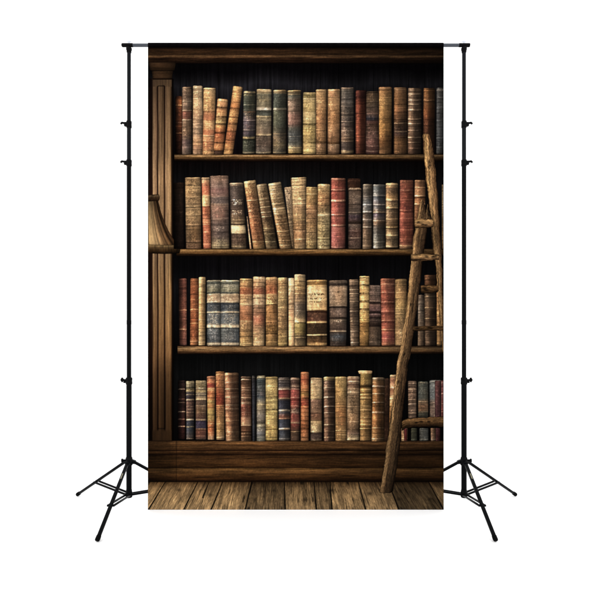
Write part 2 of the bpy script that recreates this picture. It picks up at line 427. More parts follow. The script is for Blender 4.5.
# --- printed lampshade (its other half is off the edge of the cloth)
def lampshade():
    root = None
    edge = [(200, 158.0), (204, 159.0), (211, 160.6), (218, 163), (224, 165.4), (231, 168.6), (237, 172), (242, 175.8), (246, 178.6)]
    v, u = np.meshgrid(np.linspace(199.5, 246.5, 110), np.linspace(0, 1, 70), indexing='ij')
    xe = np.interp(v, [a for a, _ in edge], [b for _, b in edge])
    px = CL + u * (xe - CL)
    t = (v - 199.5) / 47
    # pleats fan out from the collar
    c = ramp(u, [(0, hx('6f5f3e')), (.08, hx('a08e64')), (.25, hx('a8946a')), (.45, hx('8a7450')), (.62, hx('6e573a')), (.8, hx('4c3822')), (.95, hx('2e2013')), (1, hx('22170d'))])
    g = np.interp(t, [0, .15, .5, .8, .93, 1], [.55, .75, .95, 1.18, 1.12, .7])
    for uu, w, kk in ((.02, .02, .4), (.27, .04, .22), (.37, .035, .42), (.56, .04, .25), (.65, .04, .5), (.84, .05, .6)):
        c = c * (1 - kk * np.exp(-((u - uu) / w) ** 2))[..., None]
        c = c * (1 + .22 * np.exp(-((u - uu - w * 2.2) / w) ** 2))[..., None]
    f = .86 + .28 * fbm(px * .8, v * .5, 71)
    body = sheet('printed_lampshade', px, v, aged(c * (g * f)[..., None], .8), 5, label='printed cream pleated lampshade cut off by the cloth edge')
    # collar and hem as sub-parts
    u2, v2 = np.meshgrid(np.linspace(0, 1, 40), np.linspace(0, 1, 22))
    px = CL + u2 * (159.6 - CL - .9 * (2 * v2 - 1) ** 2)
    py = 194.2 + 6.6 * v2 + (1 - u2) * .7
    c = ramp(v2, [(0, hx('1e130b')), (.2, hx('5c4833')), (.45, hx('3c2b1c')), (.8, hx('281a10')), (1, hx('150d07'))]) * (.7 + .6 * vn(px * 1.2, py * .4, 4))[..., None]
    sheet('collar', px, py, c, 6, body)
    u2, v2 = np.meshgrid(np.linspace(0, 1, 70), np.linspace(0, 1, 26))
    px = CL + u2 * (180.2 - CL - .8 * (2 * v2 - 1) ** 2)
    py = 244.4 + 8.8 * v2 + .9 * u2 * 0 + .6 * np.sin(u2 * 3)
    c = ramp(v2, [(0, hx('3a2a18')), (.12, hx('7d6442')), (.26, hx('54402a')), (.5, hx('3f2d1a')), (.75, hx('2c1d10')), (1, hx('0e0906'))]) * (.7 + .6 * vn(px * 1.5, py * .3, 4))[..., None]
    c = c * np.interp(u2, [0, .5, .85, 1], [1.05, 1.05, .8, .4])[..., None]
    sheet('hem', px, py, c, 6, body)
lampshade()

# --- printed books.  Every line: row tile | top-left x, top-right x, top y, bottom-left x, bottom-right x, bottom y | light profile |
#     colour down the spine | raised or gilt bands y,h,colour (L lighter, D darker) | lettering and tooling y0,y1,colour,amount
ROWY = {1: 80, 2: 172, 3: 272, 4: 366}
TILX = (146, 220, 294, 368)
Z = 7.4375
PROF = {'n': ([0, .04, .12, .28, .5, .72, .9, 1], [.42, .92, 1.24, 1.30, 1.12, .92, .66, .32]),
        'l': ([0, .04, .12, .26, .45, .65, .88, 1], [.50, 1.18, 1.55, 1.40, 1.04, .82, .58, .30]),
        'f': ([0, .04, .12, .35, .6, .82, .94, 1], [.50, .98, 1.16, 1.18, 1.06, .92, .72, .36]),
        'r': ([0, .1, .3, .5, .7, .85, .95, 1], [.25, .45, .78, 1.1, 1.4, 1.2, .8, .35]),
        'k': ([0, .06, .16, .3, .45, .6, .85, 1], [.5, 1.35, 1.7, 1.38, .82, .58, .42, .25])}
BOOKS = """
1 0|222 268 120 222 266 550|r|120:2a130a 150:6a3414 185:5a2c14 250:3a1c10 350:48220f 400:2c140c 550:160c08|188,8,a8804c 318,4,4a4038 345,5,L 395,8,8a5a35|
1 0|272 340 52 270 338 553|l|52:5e4f3e 130:4e433a 160:625648 200:4c423a 225:54483c 240:5e3b32 285:5a3a30 300:5a4c3e 400:5e4e3e 460:4a4042 553:4e463e|60,6,7d6c55 160,6,8f8672 228,6,a08d74 298,8,b3a184 345,4,D 375,4,7a6a55 435,5,8a7a68 500,4,L|70,150,L,.35 380,430,D,.4
1 0|352 418 44 350 418 553|n|44:b39f78 100:a8926b 200:ad9671 270:9a8468 400:8f7a60 470:a5825c 500:98755a 553:8a7357|58,10,cdb98e 95,3,D 228,4,7a6445 300,4,D 400,4,D 480,8,b98f66 520,4,D|100,220,D,.25 310,390,D,.25
1 0|430 515 58 422 505 553|n|58:a88e60 150:b8935c 220:b08a58 240:a8764c 270:a06240 295:a86a44 305:b08a5a 360:ab8254 380:a5613c 410:a86a44 430:b8895a 450:ab6c44 490:a86c44 553:a88452|72,4,D 232,6,5a3e24 300,5,6d4729 415,7,d9b98a 452,7,d4ad78 480,3,D 530,4,D|140,225,D,.35 320,370,L,.4 490,530,D,.35
1 0|533 607 142 503 574 525|n|142:b08050 200:b08052 240:a87848 280:b0905c 320:b09a60 350:a06c3a 400:8e4a2a 440:9a5830 480:a87042 525:8a5a30|155,6,L 205,11,1c110a 275,11,1c110a 300,3,D 327,9,22150c 390,9,22150c 465,9,22150c|285,325,D,.4
1 0|512 574 530 508 570 553|n|530:3e2c24 553:32241c||
1 1|100 165 48 28 92 553|n|48:b08650 120:b8884c 200:a06230 245:b88c50 300:b07e44 350:a87440 400:985430 450:94562e 500:a06c36 553:a88046|60,5,L 112,5,5a3820 165,5,4a2a15 210,6,4a2812 275,6,3c2212 325,9,301c10 380,6,482a14 445,6,3c2212 470,3,D 520,6,4a2c16|70,110,D,.3 220,320,D,.35 390,440,D,.35
1 1|178 262 82 170 258 550|l|82:3c443a 200:323c34 225:3a4038 300:4c4852 350:44444a 400:38363f 440:283028 550:363c32|92,12,a5946a 112,5,807450 185,6,7a8472 225,4,L 238,6,9a7250 262,4,D 300,10,807878 372,8,78726c 430,14,a5945e 540,10,9a9070|245,295,8a7a60,.5 330,365,7a5a5a,.4 450,510,6a7060,.4
1 1|275 380 68 268 378 550|f|68:a59a72 95:8a8464 108:545d52 200:5c6052 212:8c9288 228:434c46 262:424c46 275:7c7558 320:625e4e 400:625848 415:50493e 480:52463c 540:56524a 550:605c4e|80,10,c0b184 95,3,D 215,18,a9ada2 240,4,D 272,10,9a9068 300,3,L 407,12,c5b988 540,8,9c9674|98,165,8a8460,.45 285,330,D,.35
1 1|398 493 74 395 490 550|l|74:a39468 98:6f6a50 105:343e3a 210:34403c 220:5f665c 235:3a443a 330:364038 395:424238 440:504a3e 470:4e4a38 550:40423a|82,8,b5a473 95,5,8a7d58 215,12,7d8272 400,5,7a6c50 425,5,847458 485,4,7a7258 540,8,87805e|430,520,8a7a50,.4 240,330,L,.2
1 1|505 600 76 508 606 545|l|76:8f8055 100:504b3a 120:444c46 150:625a4e 220:60564a 260:5e4c46 330:5c4a44 360:40443e 420:3c4446 480:4b5450 510:7a7458 545:8a7c48|82,8,b09c66 108,4,8a7d58 150,4,D 232,5,D 300,4,L 335,4,D 420,5,7a7c70 505,8,a89c6c|155,225,9a7a70,.35 260,330,8a605a,.35
1 2|70 160 92 68 158 550|f|92:8d8456 110:6a643a 132:6e6840 140:989060 230:8c8452 240:a39a68 320:948a58 335:95894f 450:8f8450 470:a0955e 550:a89a60|100,5,b0a674 140,6,b8b084 165,3,D 232,4,6a6238 328,10,2a2210 345,4,b8ac70 440,3,D 465,9,453c1c 535,8,6a6030|108,130,D,.4 245,310,D,.2 345,400,D,.35
1 2|165 240 70 165 238 553|n|70:94794f 200:8e6f46 300:886440 400:8c6840 455:6e5030 480:826242 553:5e482e|76,6,b09a6c 160,3,D 225,5,5a4024 262,5,5a4024 375,4,D 465,9,38260f 540,5,D|80,220,D,.25 270,450,D,.18
1 2|252 340 68 252 336 553|n|68:94774f 300:8e6b44 400:806040 470:523a24 490:766048 553:4e3c2a|76,5,L 130,3,D 195,4,D 225,5,5a3c20 262,5,4a321a 320,3,D 470,11,33220f 483,5,b09a78 530,5,L|80,130,8a4a3a,.3 270,330,D,.35 335,460,D,.2
1 2|352 442 55 352 440 550|l|55:5c554c 80:434644 150:444442 250:48443e 300:413d3a 350:443d3a 400:4e453e 450:42382f 470:323030 520:343232 530:776c52 550:5e5442|62,6,84786a 100,4,D 130,4,L 170,5,7a746a 195,5,847a6e 245,5,8a7e70 275,4,7a7062 310,6,8a7e70 345,4,D 380,6,84786a 430,5,7c7060 455,6,8a806e 535,12,7a7054|200,300,D,.4 350,420,9a9080,.4
1 2|460 535 78 460 540 550|k|78:40201b 120:361c1a 180:5a2a1e 420:5e2e20 550:42231a|90,5,L 130,5,D 180,5,D 250,4,D 430,5,D|
1 2|540 628 85 535 628 550|n|85:332a20 150:4e402f 200:3f362c 250:4a3a32 290:262830 310:503630 350:34281f 400:40322d 460:523a37 550:402c2c|95,6,D 160,6,7a6a50 205,4,D 250,4,L 290,12,1a1e26 330,4,D 385,5,L 430,5,6a5a50 490,5,7a6660 530,5,7a6a60|340,430,7a5a54,.4 440,490,7a5a54,.3
1 3|82 175 52 82 172 550|l|52:5e4630 80:7a5c36 150:785c32 300:6e5228 350:785a2a 420:684a25 460:50351a 550:5a4228|62,9,9a8056 80,4,D 130,4,L 190,3,D 318,4,3a2410 420,4,D 455,4,D 500,3,D|90,300,D,.15
1 3|195 285 55 195 290 550|l|55:4e3a26 100:583e25 180:5c4025 220:5e4027 290:402f20 350:34281e 400:40302a 440:4a351f 550:523c25|70,5,7a6244 182,5,20140a 205,4,L 240,5,20140a 295,5,1c1209 322,6,8a7658 370,5,1c1209 385,6,8a7658 430,5,1c1209 480,4,D|300,420,D,.3
1 3|300 395 60 298 392 550|k|60:5a4c3c 150:54473a 300:54473a 450:4c3c2e 550:44342a|75,6,L 104,9,a8947a 130,4,D 150,8,a08c70 180,8,a08c70 222,9,b09c80 240,4,D 290,9,a8947a 325,8,a8947a 345,4,D 375,8,94806a 428,9,a8947a 465,8,94806a 510,6,L|
1 3|415 495 60 412 490 550|k|60:523318 150:56371d 220:60361a 300:44281a 550:382318|78,5,L 150,9,9a6e42 215,4,D 295,5,20120a 340,3,D|
1 3|512 562 58 510 560 550|l|58:343c42 200:30383e 400:2c343a 550:2a3032|75,7,788084 95,4,D 130,5,L 170,4,D 200,5,L 250,4,D 300,5,L 350,4,D 430,5,L 500,5,L|
2 0|208 280 80 210 282 572|r|80:1a130e 300:14100e 572:0e0a09|120,5,D 300,4,L|
2 0|293 405 40 300 408 570|f|40:8a7650 60:6e5c3e 110:947e54 180:88704a 250:7c6644 320:86704a 390:725c3e 420:5c4a30 500:604c32 570:6e5038|46,6,9a8a64 100,4,D 185,6,a08a60 255,7,9a845a 265,4,D 318,6,a08a60 330,4,D 390,9,a0865c 405,4,D 430,3,D 515,6,9a7a58 525,4,D|55,110,D,.55 115,180,D,.4 190,250,D,.5 275,318,D,.5 335,390,D,.45 440,510,D,.35 525,560,D,.35
2 0|415 470 40 428 482 570|n|40:a89068 80:b07a56 110:a0543c 160:a85c40 185:b89c6c 240:b09464 260:985034 330:a0583a 370:ac6e48 400:a04e34 480:9a4e34 570:a0563c|50,6,c8ac80 100,4,D 180,6,c8b080 250,6,c8a878 262,3,D 320,4,D 345,4,D 390,6,c89468 445,5,c08a68 500,4,L 540,5,c08a68|120,170,D,.3 270,340,D,.4 410,540,c89070,.35
2 0|478 610 28 490 616 568|f|28:76655a 110:70605a 130:684e4c 180:6a5650 190:453f3e 230:484240 245:725e52 300:66554c 340:5e4e48 390:4c4442 470:453e3c 510:544d42 568:7a7254|36,4,D 118,4,50423e 184,5,8a7a6c 240,6,8a7a68 350,5,8a7868 395,4,D 450,4,D 545,7,a09870|130,175,D,.25 255,340,7a4a44,.3 405,440,a49c94,.6 500,550,a49c70,.5
2 1|72 170 80 88 195 570|n|80:7c705c 100:6a5e4e 110:423c38 200:3e3834 300:3e3630 360:5a4e3a 392:382e24 400:b8ac80 455:b4a87c 464:443830 520:4c3f34 570:524a38|88,6,9a8a6c 105,4,D 355,5,8a7a58 380,8,948460 395,5,241a12 430,50,c4b88c 461,6,2a2018 500,4,L 555,5,8a7e5c|202,245,d0c4a8,.75 283,318,d0c4a8,.75 480,550,D,.4
2 1|198 206 330 222 236 572|f|330:7a6650 572:a88e6c||
2 1|180 262 65 250 333 570|l|65:a89868 110:90784e 200:84603e 300:8c603e 400:845436 500:805a3a 570:80683e|78,8,c8b884 120,4,D 210,7,c8b080 300,4,D 380,5,L 450,4,D 520,6,c0a470|85,200,402414,.6 215,330,402414,.7 335,450,402414,.65 455,555,402414,.5
2 1|275 345 90 345 425 570|l|90:84785a 150:60543c 200:6e5e42 260:524430 300:604e38 340:423426 400:544630 480:4a402a 570:605238|100,7,b0a47c 200,6,b8a87c 225,6,b0a078 262,6,b8a87c 300,6,b0a078 332,6,b0a078 420,5,98885e 460,5,98885e 520,6,a8986c|120,190,D,.6 340,410,D,.5 430,555,D,.5
2 1|360 450 80 448 535 570|l|80:b8aa7c 110:988460 200:7c6644 270:86724e 280:a08e64 330:725c3e 400:786242 500:624f34 570:6e5c3e|90,10,d0c496 130,6,b8a478 160,5,b8a478 195,5,b8a478 235,5,b8a478 272,11,d4c696 310,6,b09c70 345,6,b09c70 385,6,b09c70 440,6,b8a478 470,6,b8a478 510,6,b09c70 545,6,c0ac80|110,190,D,.5 200,260,D,.5 290,560,D,.55
2 1|530 638 40 552 636 572|n|40:b5a276 100:a8956a 130:867858 180:98885f 230:a89870 260:74644a 330:826f4a 360:665438 420:785f3e 440:866a4a 500:725a3c 572:86704a|52,5,D 75,4,D 100,4,D 150,4,D 178,5,D 205,6,d0c294 235,6,d0c294 355,4,c0a860 430,6,D 440,4,c8a47c 500,6,d0b888|55,100,D,.3
2 1|480 532 112 538 553 572|f|112:8a7c62 200:7c6e56 350:66583f 572:4a3c2a||130,300,D,.7 300,420,D,.4
2 2|90 172 112 88 165 570|n|112:988454 170:846c3e 230:7e6036 280:866240 300:8c6844 400:826840 460:766240 570:827244|125,5,54421f 165,6,b8a470 180,3,D 275,5,54391e 285,4,b89a68 345,4,D 400,5,54391e 450,4,D 520,4,L|135,160,D,.3 190,270,D,.3 300,395,D,.4 410,560,D,.5
2 2|178 265 90 175 265 572|n|90:988c62 140:86724a 200:82623f 290:766442 320:a09268 330:827650 400:867a50 480:746842 510:867c52 572:988c60|100,5,L 145,4,D 200,4,D 250,4,D 300,4,D 320,7,c0b488 372,4,D 440,4,D 490,4,L 500,6,40371f 545,4,D|110,200,D,.4 205,310,D,.45 330,490,D,.55 510,560,D,.5
2 2|278 380 45 278 378 570|l|45:765042 68:70382f 125:803e37 200:72322b 215:a0624c 230:7c3a34 300:723a33 330:7c423a 390:763630 400:824a42 480:743e3c 570:804a46|54,7,9a6c58 132,8,c09078 145,4,D 212,12,cca486 226,4,D 318,7,b47a66 328,4,D 395,11,b8866f 408,4,D 480,5,L 560,8,a87a70|66,110,D,.3 240,310,D,.15
2 2|400 492 50 402 492 150|f|50:2c1b13 150:281912|66,4,L|
2 2|408 498 118 405 495 570|f|118:72654f 140:443a32 180:4c433a 250:463d36 310:38332f 330:382f38 380:32261f 400:443d39 440:3c2c29 490:423430 570:423730|125,11,8a7c68 138,4,D 180,3,L 245,4,D 300,7,6e6458 375,10,1c1410 392,4,L 440,6,70605a 490,7,7a6e60|145,240,7a7062,.35 395,435,7a7062,.35 450,560,D,.45
2 2|515 580 90 512 575 572|l|90:504c40 180:42423f 240:4a565c 260:525a5e 290:464e50 310:423e39 360:504a43 420:4c4034 572:605340|98,6,7a7462 180,4,L 243,9,a4b0b4 262,4,D 297,11,b4b8b4 355,9,a49e94 375,4,D 410,9,bcb4a4 455,4,L 500,4,D 550,5,L|100,180,D,.3 315,350,D,.4
2 3|40 130 92 40 125 570|k|92:4c565a 120:40505a 170:566064 190:3e4c58 240:585a60 260:485058 300:6c6458 315:464454 360:5c5652 370:66523f 410:3c3a36 480:424a4a 570:5a605a|100,5,L 175,6,b0b8b8 190,4,D 243,8,b8b8b8 298,8,d0b89c 310,4,D 362,8,c4ac90 380,4,D 410,4,L 465,4,L 520,5,L 560,8,98a098|
2 3|135 220 82 135 220 565|l|82:948862 110:70634a 120:524638 205:82683f 215:605340 265:827553 280:524a3c 350:60513c 405:4a3c28 470:706348 500:463d2d 565:807254|92,9,b4a880 115,6,8a6a44 207,9,c4a474 222,4,D 265,9,b4a476 280,4,D 300,3,L 350,6,a08c62 375,4,D 410,9,b49c66 425,4,D 470,9,b4a476 500,4,D 555,9,b8a882|125,200,D,.3 215,260,D,.5 285,345,D,.3 480,550,D,.4
2 3|240 335 60 235 335 570|l|60:5c3426 130:6c372c 200:603026 280:66302a 290:4e241d 300:6c372c 400:66322a 470:582a20 530:5c3226 570:6c5438|70,5,84563f 135,6,b08066 150,3,D 205,5,8a5442 240,3,D 285,7,b06a52 300,3,D 345,5,9a5e4a 400,3,D 430,5,9a5e4a 500,5,8a5442 550,12,8f7650|140,200,D,.2
2 3|350 425 60 345 420 400|l|60:44301f 110:5e4029 175:7c5e40 190:5e3a22 240:8c643e 260:5e3e27 320:523823 400:3c2818|68,5,7a5c3c 115,6,9a7854 130,3,D 178,8,c0a47c 192,4,D 240,8,c49c6c 255,4,D 300,4,L|
2 3|549 563 95 549 563 572|n|95:544c38 300:5e543f 572:4a3c26||
3 0|245 300 48 250 300 545|r|48:402520 150:4c2c25 300:553228 400:5a362a 545:50302a|58,6,L 120,4,D 220,4,D 282,7,a87c58 350,4,L 425,9,a87c58 500,4,D|
3 0|332 388 48 330 388 545|n|48:744022 90:854826 150:803f20 275:864824 350:7c3c1c 400:824222 480:74381c 520:905a32 545:744424|60,5,c0703c 120,4,D 165,4,D 205,5,c07c48 278,7,d09860 300,4,D 345,5,D 380,7,c08850 430,5,D 480,4,D 515,8,c89060|60,120,D,.3 130,270,D,.25 390,480,D,.25
3 0|395 440 38 393 438 545|l|38:9a8458 200:8c7448 300:907a50 400:8a7248 545:98845a|50,6,c0ac78 110,4,D 150,5,D 195,4,L 240,5,D 310,5,D 355,4,L 420,4,D 470,5,D 520,5,L|
3 0|455 552 60 455 552 548|f|60:8a886e 76:465048 100:626a5e 140:58604f 152:343e3c 163:b0a888 180:887a62 215:a89c80 232:36424c 290:34424c 297:a8a890 308:4a5860 380:40505a 400:b0aa8c 414:405058 520:3c4a54 530:a8a68c 548:9a9c88|66,6,b4b090 82,4,D 156,10,2c3636 166,6,bcb492 182,4,6a5c44 222,8,bcb492 235,6,2a343c 297,9,b8b498 405,14,bcb694 418,4,D 535,10,b4b298|90,150,a4a488,.42 185,218,5a4c38,.6 245,288,7a868a,.4 310,390,b4b6a4,.5 420,510,8c98a0,.4
3 1|5 140 60 8 140 548|f|60:8a886e 76:465048 100:626a5e 140:58604f 152:343e3c 163:b0a888 180:887a62 215:a89c80 232:36424c 290:34424c 297:a8a890 308:4a5860 380:40505a 400:b0aa8c 414:405058 520:3c4a54 530:a8a68c 548:9a9c88|66,7,b4b090 84,4,D 156,10,2c3636 166,6,bcb492 182,4,6a5c44 222,8,bcb492 235,6,2a343c 297,9,b8b498 405,14,bcb694 418,4,D 535,10,b4b298|90,150,a4a488,.42 185,218,5a4c38,.6 245,288,7a868a,.5 310,390,b4b6a4,.5 420,510,8c98a0,.35
3 1|150 238 48 148 240 550|n|48:987a46 100:987042 130:905432 165:985e3c 172:a88458 240:a88c60 255:8c6040 350:84502f 368:98744a 400:907048 480:846a3e 550:988250|62,4,D 105,5,D 168,5,c8b080 200,4,D 240,6,c8b080 300,3,D 365,6,c0a06c 440,4,D 480,4,D 530,6,L|60,100,D,.25 115,165,7a3018,.4 180,235,D,.5 380,440,D,.35 450,530,6a4a20,.4
3 1|248 335 35 246 328 550|n|35:a8906a 100:987854 135:8c523a 165:905a40 172:b49c72 235:a08868 245:866c50 320:805840 350:88543f 420:866848 520:987f52 550:a48c60|48,5,L 80,4,D 110,5,D 168,5,d0bc90 195,4,D 240,6,c8b084 300,4,D 345,4,L 400,4,D 460,4,D 520,6,c4b080|50,110,D,.3 120,165,7a3018,.4 180,235,D,.4 350,400,7a3828,.35 410,510,D,.25
3 1|342 425 38 342 424 550|n|38:a08254 100:985e34 150:905030 165:985c38 172:a88856 230:a48c5c 245:745630 300:785830 370:866236 430:785826 460:72522a 550:826838|50,5,L 90,4,D 165,6,c8a870 235,6,c4a86c 245,4,D 300,5,40290f 365,4,L 400,4,D 455,6,3c280e 470,4,L 520,5,L|55,95,D,.3 105,160,6a2c14,.45 175,230,3a2410,.65 370,450,402810,.6
3 1|432 500 42 432 500 550|n|42:908054 80:806640 200:827248 300:766240 400:826a44 550:807240|55,5,L 85,5,D 150,4,L 200,4,D 260,5,L 330,4,D 375,4,L 430,4,D 480,4,L 530,5,L|60,200,D,.4 210,380,D,.4 390,520,D,.45
3 1|510 552 45 512 550 550|n|45:d0c094 120:c4b080 180:a88e66 300:a88e66 380:b89e70 480:b89c6c 550:b09668|52,5,e0d4ac 110,4,D 140,3,D 180,4,D 240,5,D 280,4,8a5a40 360,4,D 440,4,L 480,4,D|250,340,8a5a40,.35
3 2|5 82 18 5 85 548|l|18:9c8e6a 100:948052 160:806848 200:6e5c44 260:605849 320:5e5542 365:a89060 385:706738 450:685d32 490:463e2e 548:7e7250|30,6,c0b088 70,4,D 100,4,D 118,7,d0b070 140,5,D 160,6,d0b070 180,4,D 215,6,a89060 290,3,L 368,9,d0b87c 380,4,D 450,3,L 488,6,b0a070|60,110,D,.2 225,350,D,.2
3 2|98 242 58 98 242 550|f|58:8a7040 80:604820 92:6a5028 98:a88c54 110:b09a68 200:b8a270 280:b89e68 290:38221560 310:442d22 360:402820 372:b89a60 385:33271a 460:34291b 468:c0a870 475:392c1a 520:50391f 535:a08250 550:8a7040|66,6,a88c54 90,5,3a2a12 286,4,D 293,6,2a180e 373,10,c4a668 384,5,1c130a 467,8,ccb47a 476,5,1c130a 535,14,a8884e|112,126,8a7040,.4 152,176,3c2c18,.95 188,206,46341c,.9 214,230,4a3820,.85 262,270,8a7040,.5 305,360,7a5c40,.35 395,450,D,.5 480,525,D,.4
3 2|262 395 62 270 385 550|f|62:4e473e 95:26221f 104:7a6c58 250:746652 260:1e1916 270:504640 330:4a403a 345:26201c 355:504a40 380:433c36 435:342d29 440:776c5a 452:32302f 480:2e343a 520:302b27 550:36302c|75,5,6e665a 98,8,1c1815 108,5,7a7062 252,5,80766a 262,9,161210 340,8,1a1513 438,9,9a8e76 450,5,181412 500,3,L|142,154,28221c,.8 172,184,28221c,.6 200,212,28221c,.7 225,236,28221c,.5 285,325,8a8074,.3 352,378,b8b0a0,.65 460,530,4a6a80,.25
3 2|412 478 55 422 480 550|l|55:605648 120:4a4238 200:564e42 300:443c34 400:50463a 550:564c3e|70,6,a09480 100,5,D 130,6,a09480 160,8,b0a48c 185,5,D 220,6,908470 260,5,D 290,6,a09480 330,5,D 365,6,8a7e6a 400,5,D 440,6,a09480 490,5,D 525,6,a09480|
3 2|490 558 30 490 555 550|n|30:a08850 90:b89a5a 270:bc9e5a 370:b79a50 378:80602c 390:725224 480:7c5c2a 550:62461e|42,6,D 88,3,L 96,11,1a1208 158,11,1a1208 215,11,1a1208 275,11,1a1208 300,4,D 345,4,D 380,5,301f0c 440,3,D 530,5,3a2812|105,150,D,.25 165,210,D,.25 225,268,D,.25 285,340,D,.4 345,375,D,.4
3 3|10 95 98 5 92 548|f|98:4c433e 215:483d3a 230:201816 240:54413d 285:4e3b3d 300:1c1515 315:564343 340:1a1412 350:453b36 395:1c1512 410:3d342b 548:463b2f|108,5,6a6058 130,4,D 150,4,L 175,5,D 215,6,80746a 228,9,161010 298,12,140f0f 313,4,7a686a 343,9,140f0f 398,9,140f0f 520,5,L|120,205,8a8078,.35 350,390,D,.3 420,520,D,.3
3 3|95 200 48 103 198 548|l|48:5e3527 95:6e4233 150:70372b 220:5e2e24 285:6c392e 300:552b24 360:764033 370:63312a 430:7c4233 490:6c3232 548:805239|58,6,845440 90,6,b48468 150,7,b47860 165,3,D 222,8,9a6450 240,3,D 290,8,9a6450 310,3,D 360,7,b47a64 375,3,D 428,8,b88060 440,3,D 495,5,9a6450 530,4,L|60,85,D,.3 230,280,D,.15
3 3|203 285 52 203 285 548|n|52:5c4a2c 150:6e5836 260:766236 300:7a663f 400:604c2f 450:806c48 548:7a6440|62,5,8a7448 100,4,D 150,4,L 200,4,D 270,5,a88c54 300,4,D 350,4,D 400,4,L 450,5,a08c60|60,150,D,.2 310,400,D,.25
3 3|375 415 170 372 415 548|l|170:443e36 300:4c463c 548:4a4034|300,3,L|
3 3|420 506 22 424 506 110|k|22:442f20 110:382618|60,4,D|
3 3|422 506 150 424 506 548|k|150:382e22 260:40362a 300:342a20 548:3a2f24|180,5,7a6a4c 265,6,8a7a5a 345,5,7a6a4c 440,4,L 520,5,L|
3 3|512 545 150 514 548 548|n|150:7a5830 300:806034 548:5e4626|190,5,D 230,5,D 280,5,D 330,5,D 380,4,D 470,4,D|
4 0|240 290 108 240 288 545|r|108:1c1514 300:1f1515 420:241414 545:1c1010|120,4,D 172,7,9a8a74 245,5,6a4a40 270,5,7a6a58 340,6,a0907a 395,5,8a6a58 450,7,a08870 500,4,D|
4 0|300 358 112 302 352 545|l|112:80795a 160:5e5c48 180:7e7248 200:34343a 240:2e2b34 250:7e7660 260:4a3834 340:524038 390:42342b 398:a8a084 410:262c3a 450:2d333b 470:2d3845 545:443f3c|125,6,b0a880 160,6,D 185,6,b8ac80 212,7,b0a480 250,7,b8a884 275,4,98705a 300,4,a08468 322,4,a08468 345,4,a08468 372,4,7a5a48 398,8,c8c0a0 452,7,a0986c 515,4,L 540,5,98907c|115,180,D,.4 255,345,D,.3
4 0|372 445 108 372 445 548|f|108:98906a 150:807650 170:4a4038 185:8c7e50 195:a89868 205:302e32 245:988860 255:44382f 290:52473c 330:5a4734 390:4c3832 400:80745a 410:2d2a40 460:303042 470:523428 520:52322c 548:463c34|120,5,b8ac80 165,5,c0b080 188,6,b0a068 210,6,c0b080 248,7,b8a47c 295,5,8a785c 320,4,7a6850 345,4,8a785c 400,8,98886a 468,6,b08a60 490,4,L 520,5,a07a60|112,160,D,.4 260,300,D,.35 320,390,D,.35
4 0|455 512 75 462 504 548|n|75:98684a 120:a05834 140:7c2c24 158:843428 168:a88454 200:985630 240:9c6436 265:84723c 300:906030 330:80743c 400:8e7840 430:985830 480:98522c 548:b09470|88,4,D 120,5,c88a5c 165,5,c8a874 180,5,c8a874 235,4,D 262,4,b8a468 308,4,D 365,4,D 430,5,c89468 455,4,D 495,5,c89468 525,7,c8a480|
4 0|520 580 40 525 580 548|n|40:80592c 60:98683e 150:8c5632 210:863a20 240:7c2c1c 285:7a2e1c 300:a0683c 380:866238 480:765a30 548:a48c64|48,5,5a3c1a 62,4,L 105,4,D 160,4,D 200,4,D 292,6,c8945c 330,4,D 380,4,D 430,5,L 470,4,D 530,9,c8b084|70,150,D,.25 310,380,D,.3
4 1|35 135 50 45 142 560|k|50:80664c 70:7a5a40 170:7a563e 300:765640 400:76543c 560:685038|62,9,a88c68 80,4,D 120,6,b8a080 138,4,D 170,7,c0a888 188,4,D 230,6,b8a080 290,6,b8a080 318,6,c0a888 335,4,D 370,4,L 408,6,b09470 440,4,D 490,5,b09470 520,5,b09470 550,5,b09470|
4 1|158 230 78 158 230 560|l|78:64584a 100:443326 280:624a3c 300:5a3028 350:60382d 440:8a7458 450:523828 500:422e20 560:524232|90,5,D 100,8,b8a890 130,4,D 160,5,9a8a72 178,6,a08c74 205,4,D 235,7,b09c80 255,4,D 275,6,a08c74 300,4,L 345,4,9a7a64 385,4,9a7a64 440,7,c8b08e 480,4,L 500,5,a0886a 525,5,a0886a|240,270,D,.3 300,430,b08a74,.35
4 1|238 265 72 242 266 560|l|72:2a3038 300:252c38 560:20262e|85,6,6a7474 120,4,D 180,4,L 220,4,L 345,3,L|
4 1|275 335 72 275 335 560|n|72:747860 105:33464e 180:424c50 230:34424f 288:7e7e66 370:626460 420:42423a 440:80846f 500:4c565e 560:525f5a|85,6,a8a884 110,4,D 150,4,L 190,4,D 225,4,L 288,6,a8a680 370,4,L 425,5,D 500,4,L 530,5,84908c|190,225,7a5a58,.35 300,360,D,.3
4 1|342 425 80 342 424 555|f|80:827848 150:a0965c 300:988c50 330:a09454 440:988c52 470:84773c 490:a09658 555:847a40|95,4,D 150,4,L 228,5,5a5024 275,4,D 322,7,28220e 345,4,5a5024 400,3,D 470,6,3c3418 530,5,D|100,220,D,.2 330,400,D,.3 410,460,D,.2
4 1|435 520 85 440 518 555|l|85:4a4642 150:404044 170:8c7e6a 180:70302f 230:743836 245:50463e 260:262b36 320:2b303a 330:a09882 345:313740 380:6e4436 400:28323f 460:2f3743 470:8c826c 480:222a34 540:38424b 555:50504a|100,6,988e7c 130,5,D 172,8,c0b098 240,7,b08a60 258,5,D 328,9,c4bca0 390,8,a87a58 466,9,c0b498 540,5,8a9294|
4 1|525 590 88 528 590 555|n|88:706050 110:40322d 165:503f38 175:803b38 230:823e3c 250:6a2b28 300:64322f 320:46342d 340:4a3833 370:70342f 410:804238 425:9a785a 430:662c28 490:362b21 550:44352b|98,5,a89880 130,5,D 150,5,a09078 172,6,b89c88 235,5,b89080 255,4,D 298,5,b08878 345,5,a08a78 375,4,D 422,7,bc9870 488,6,98805a|310,360,a09080,.35
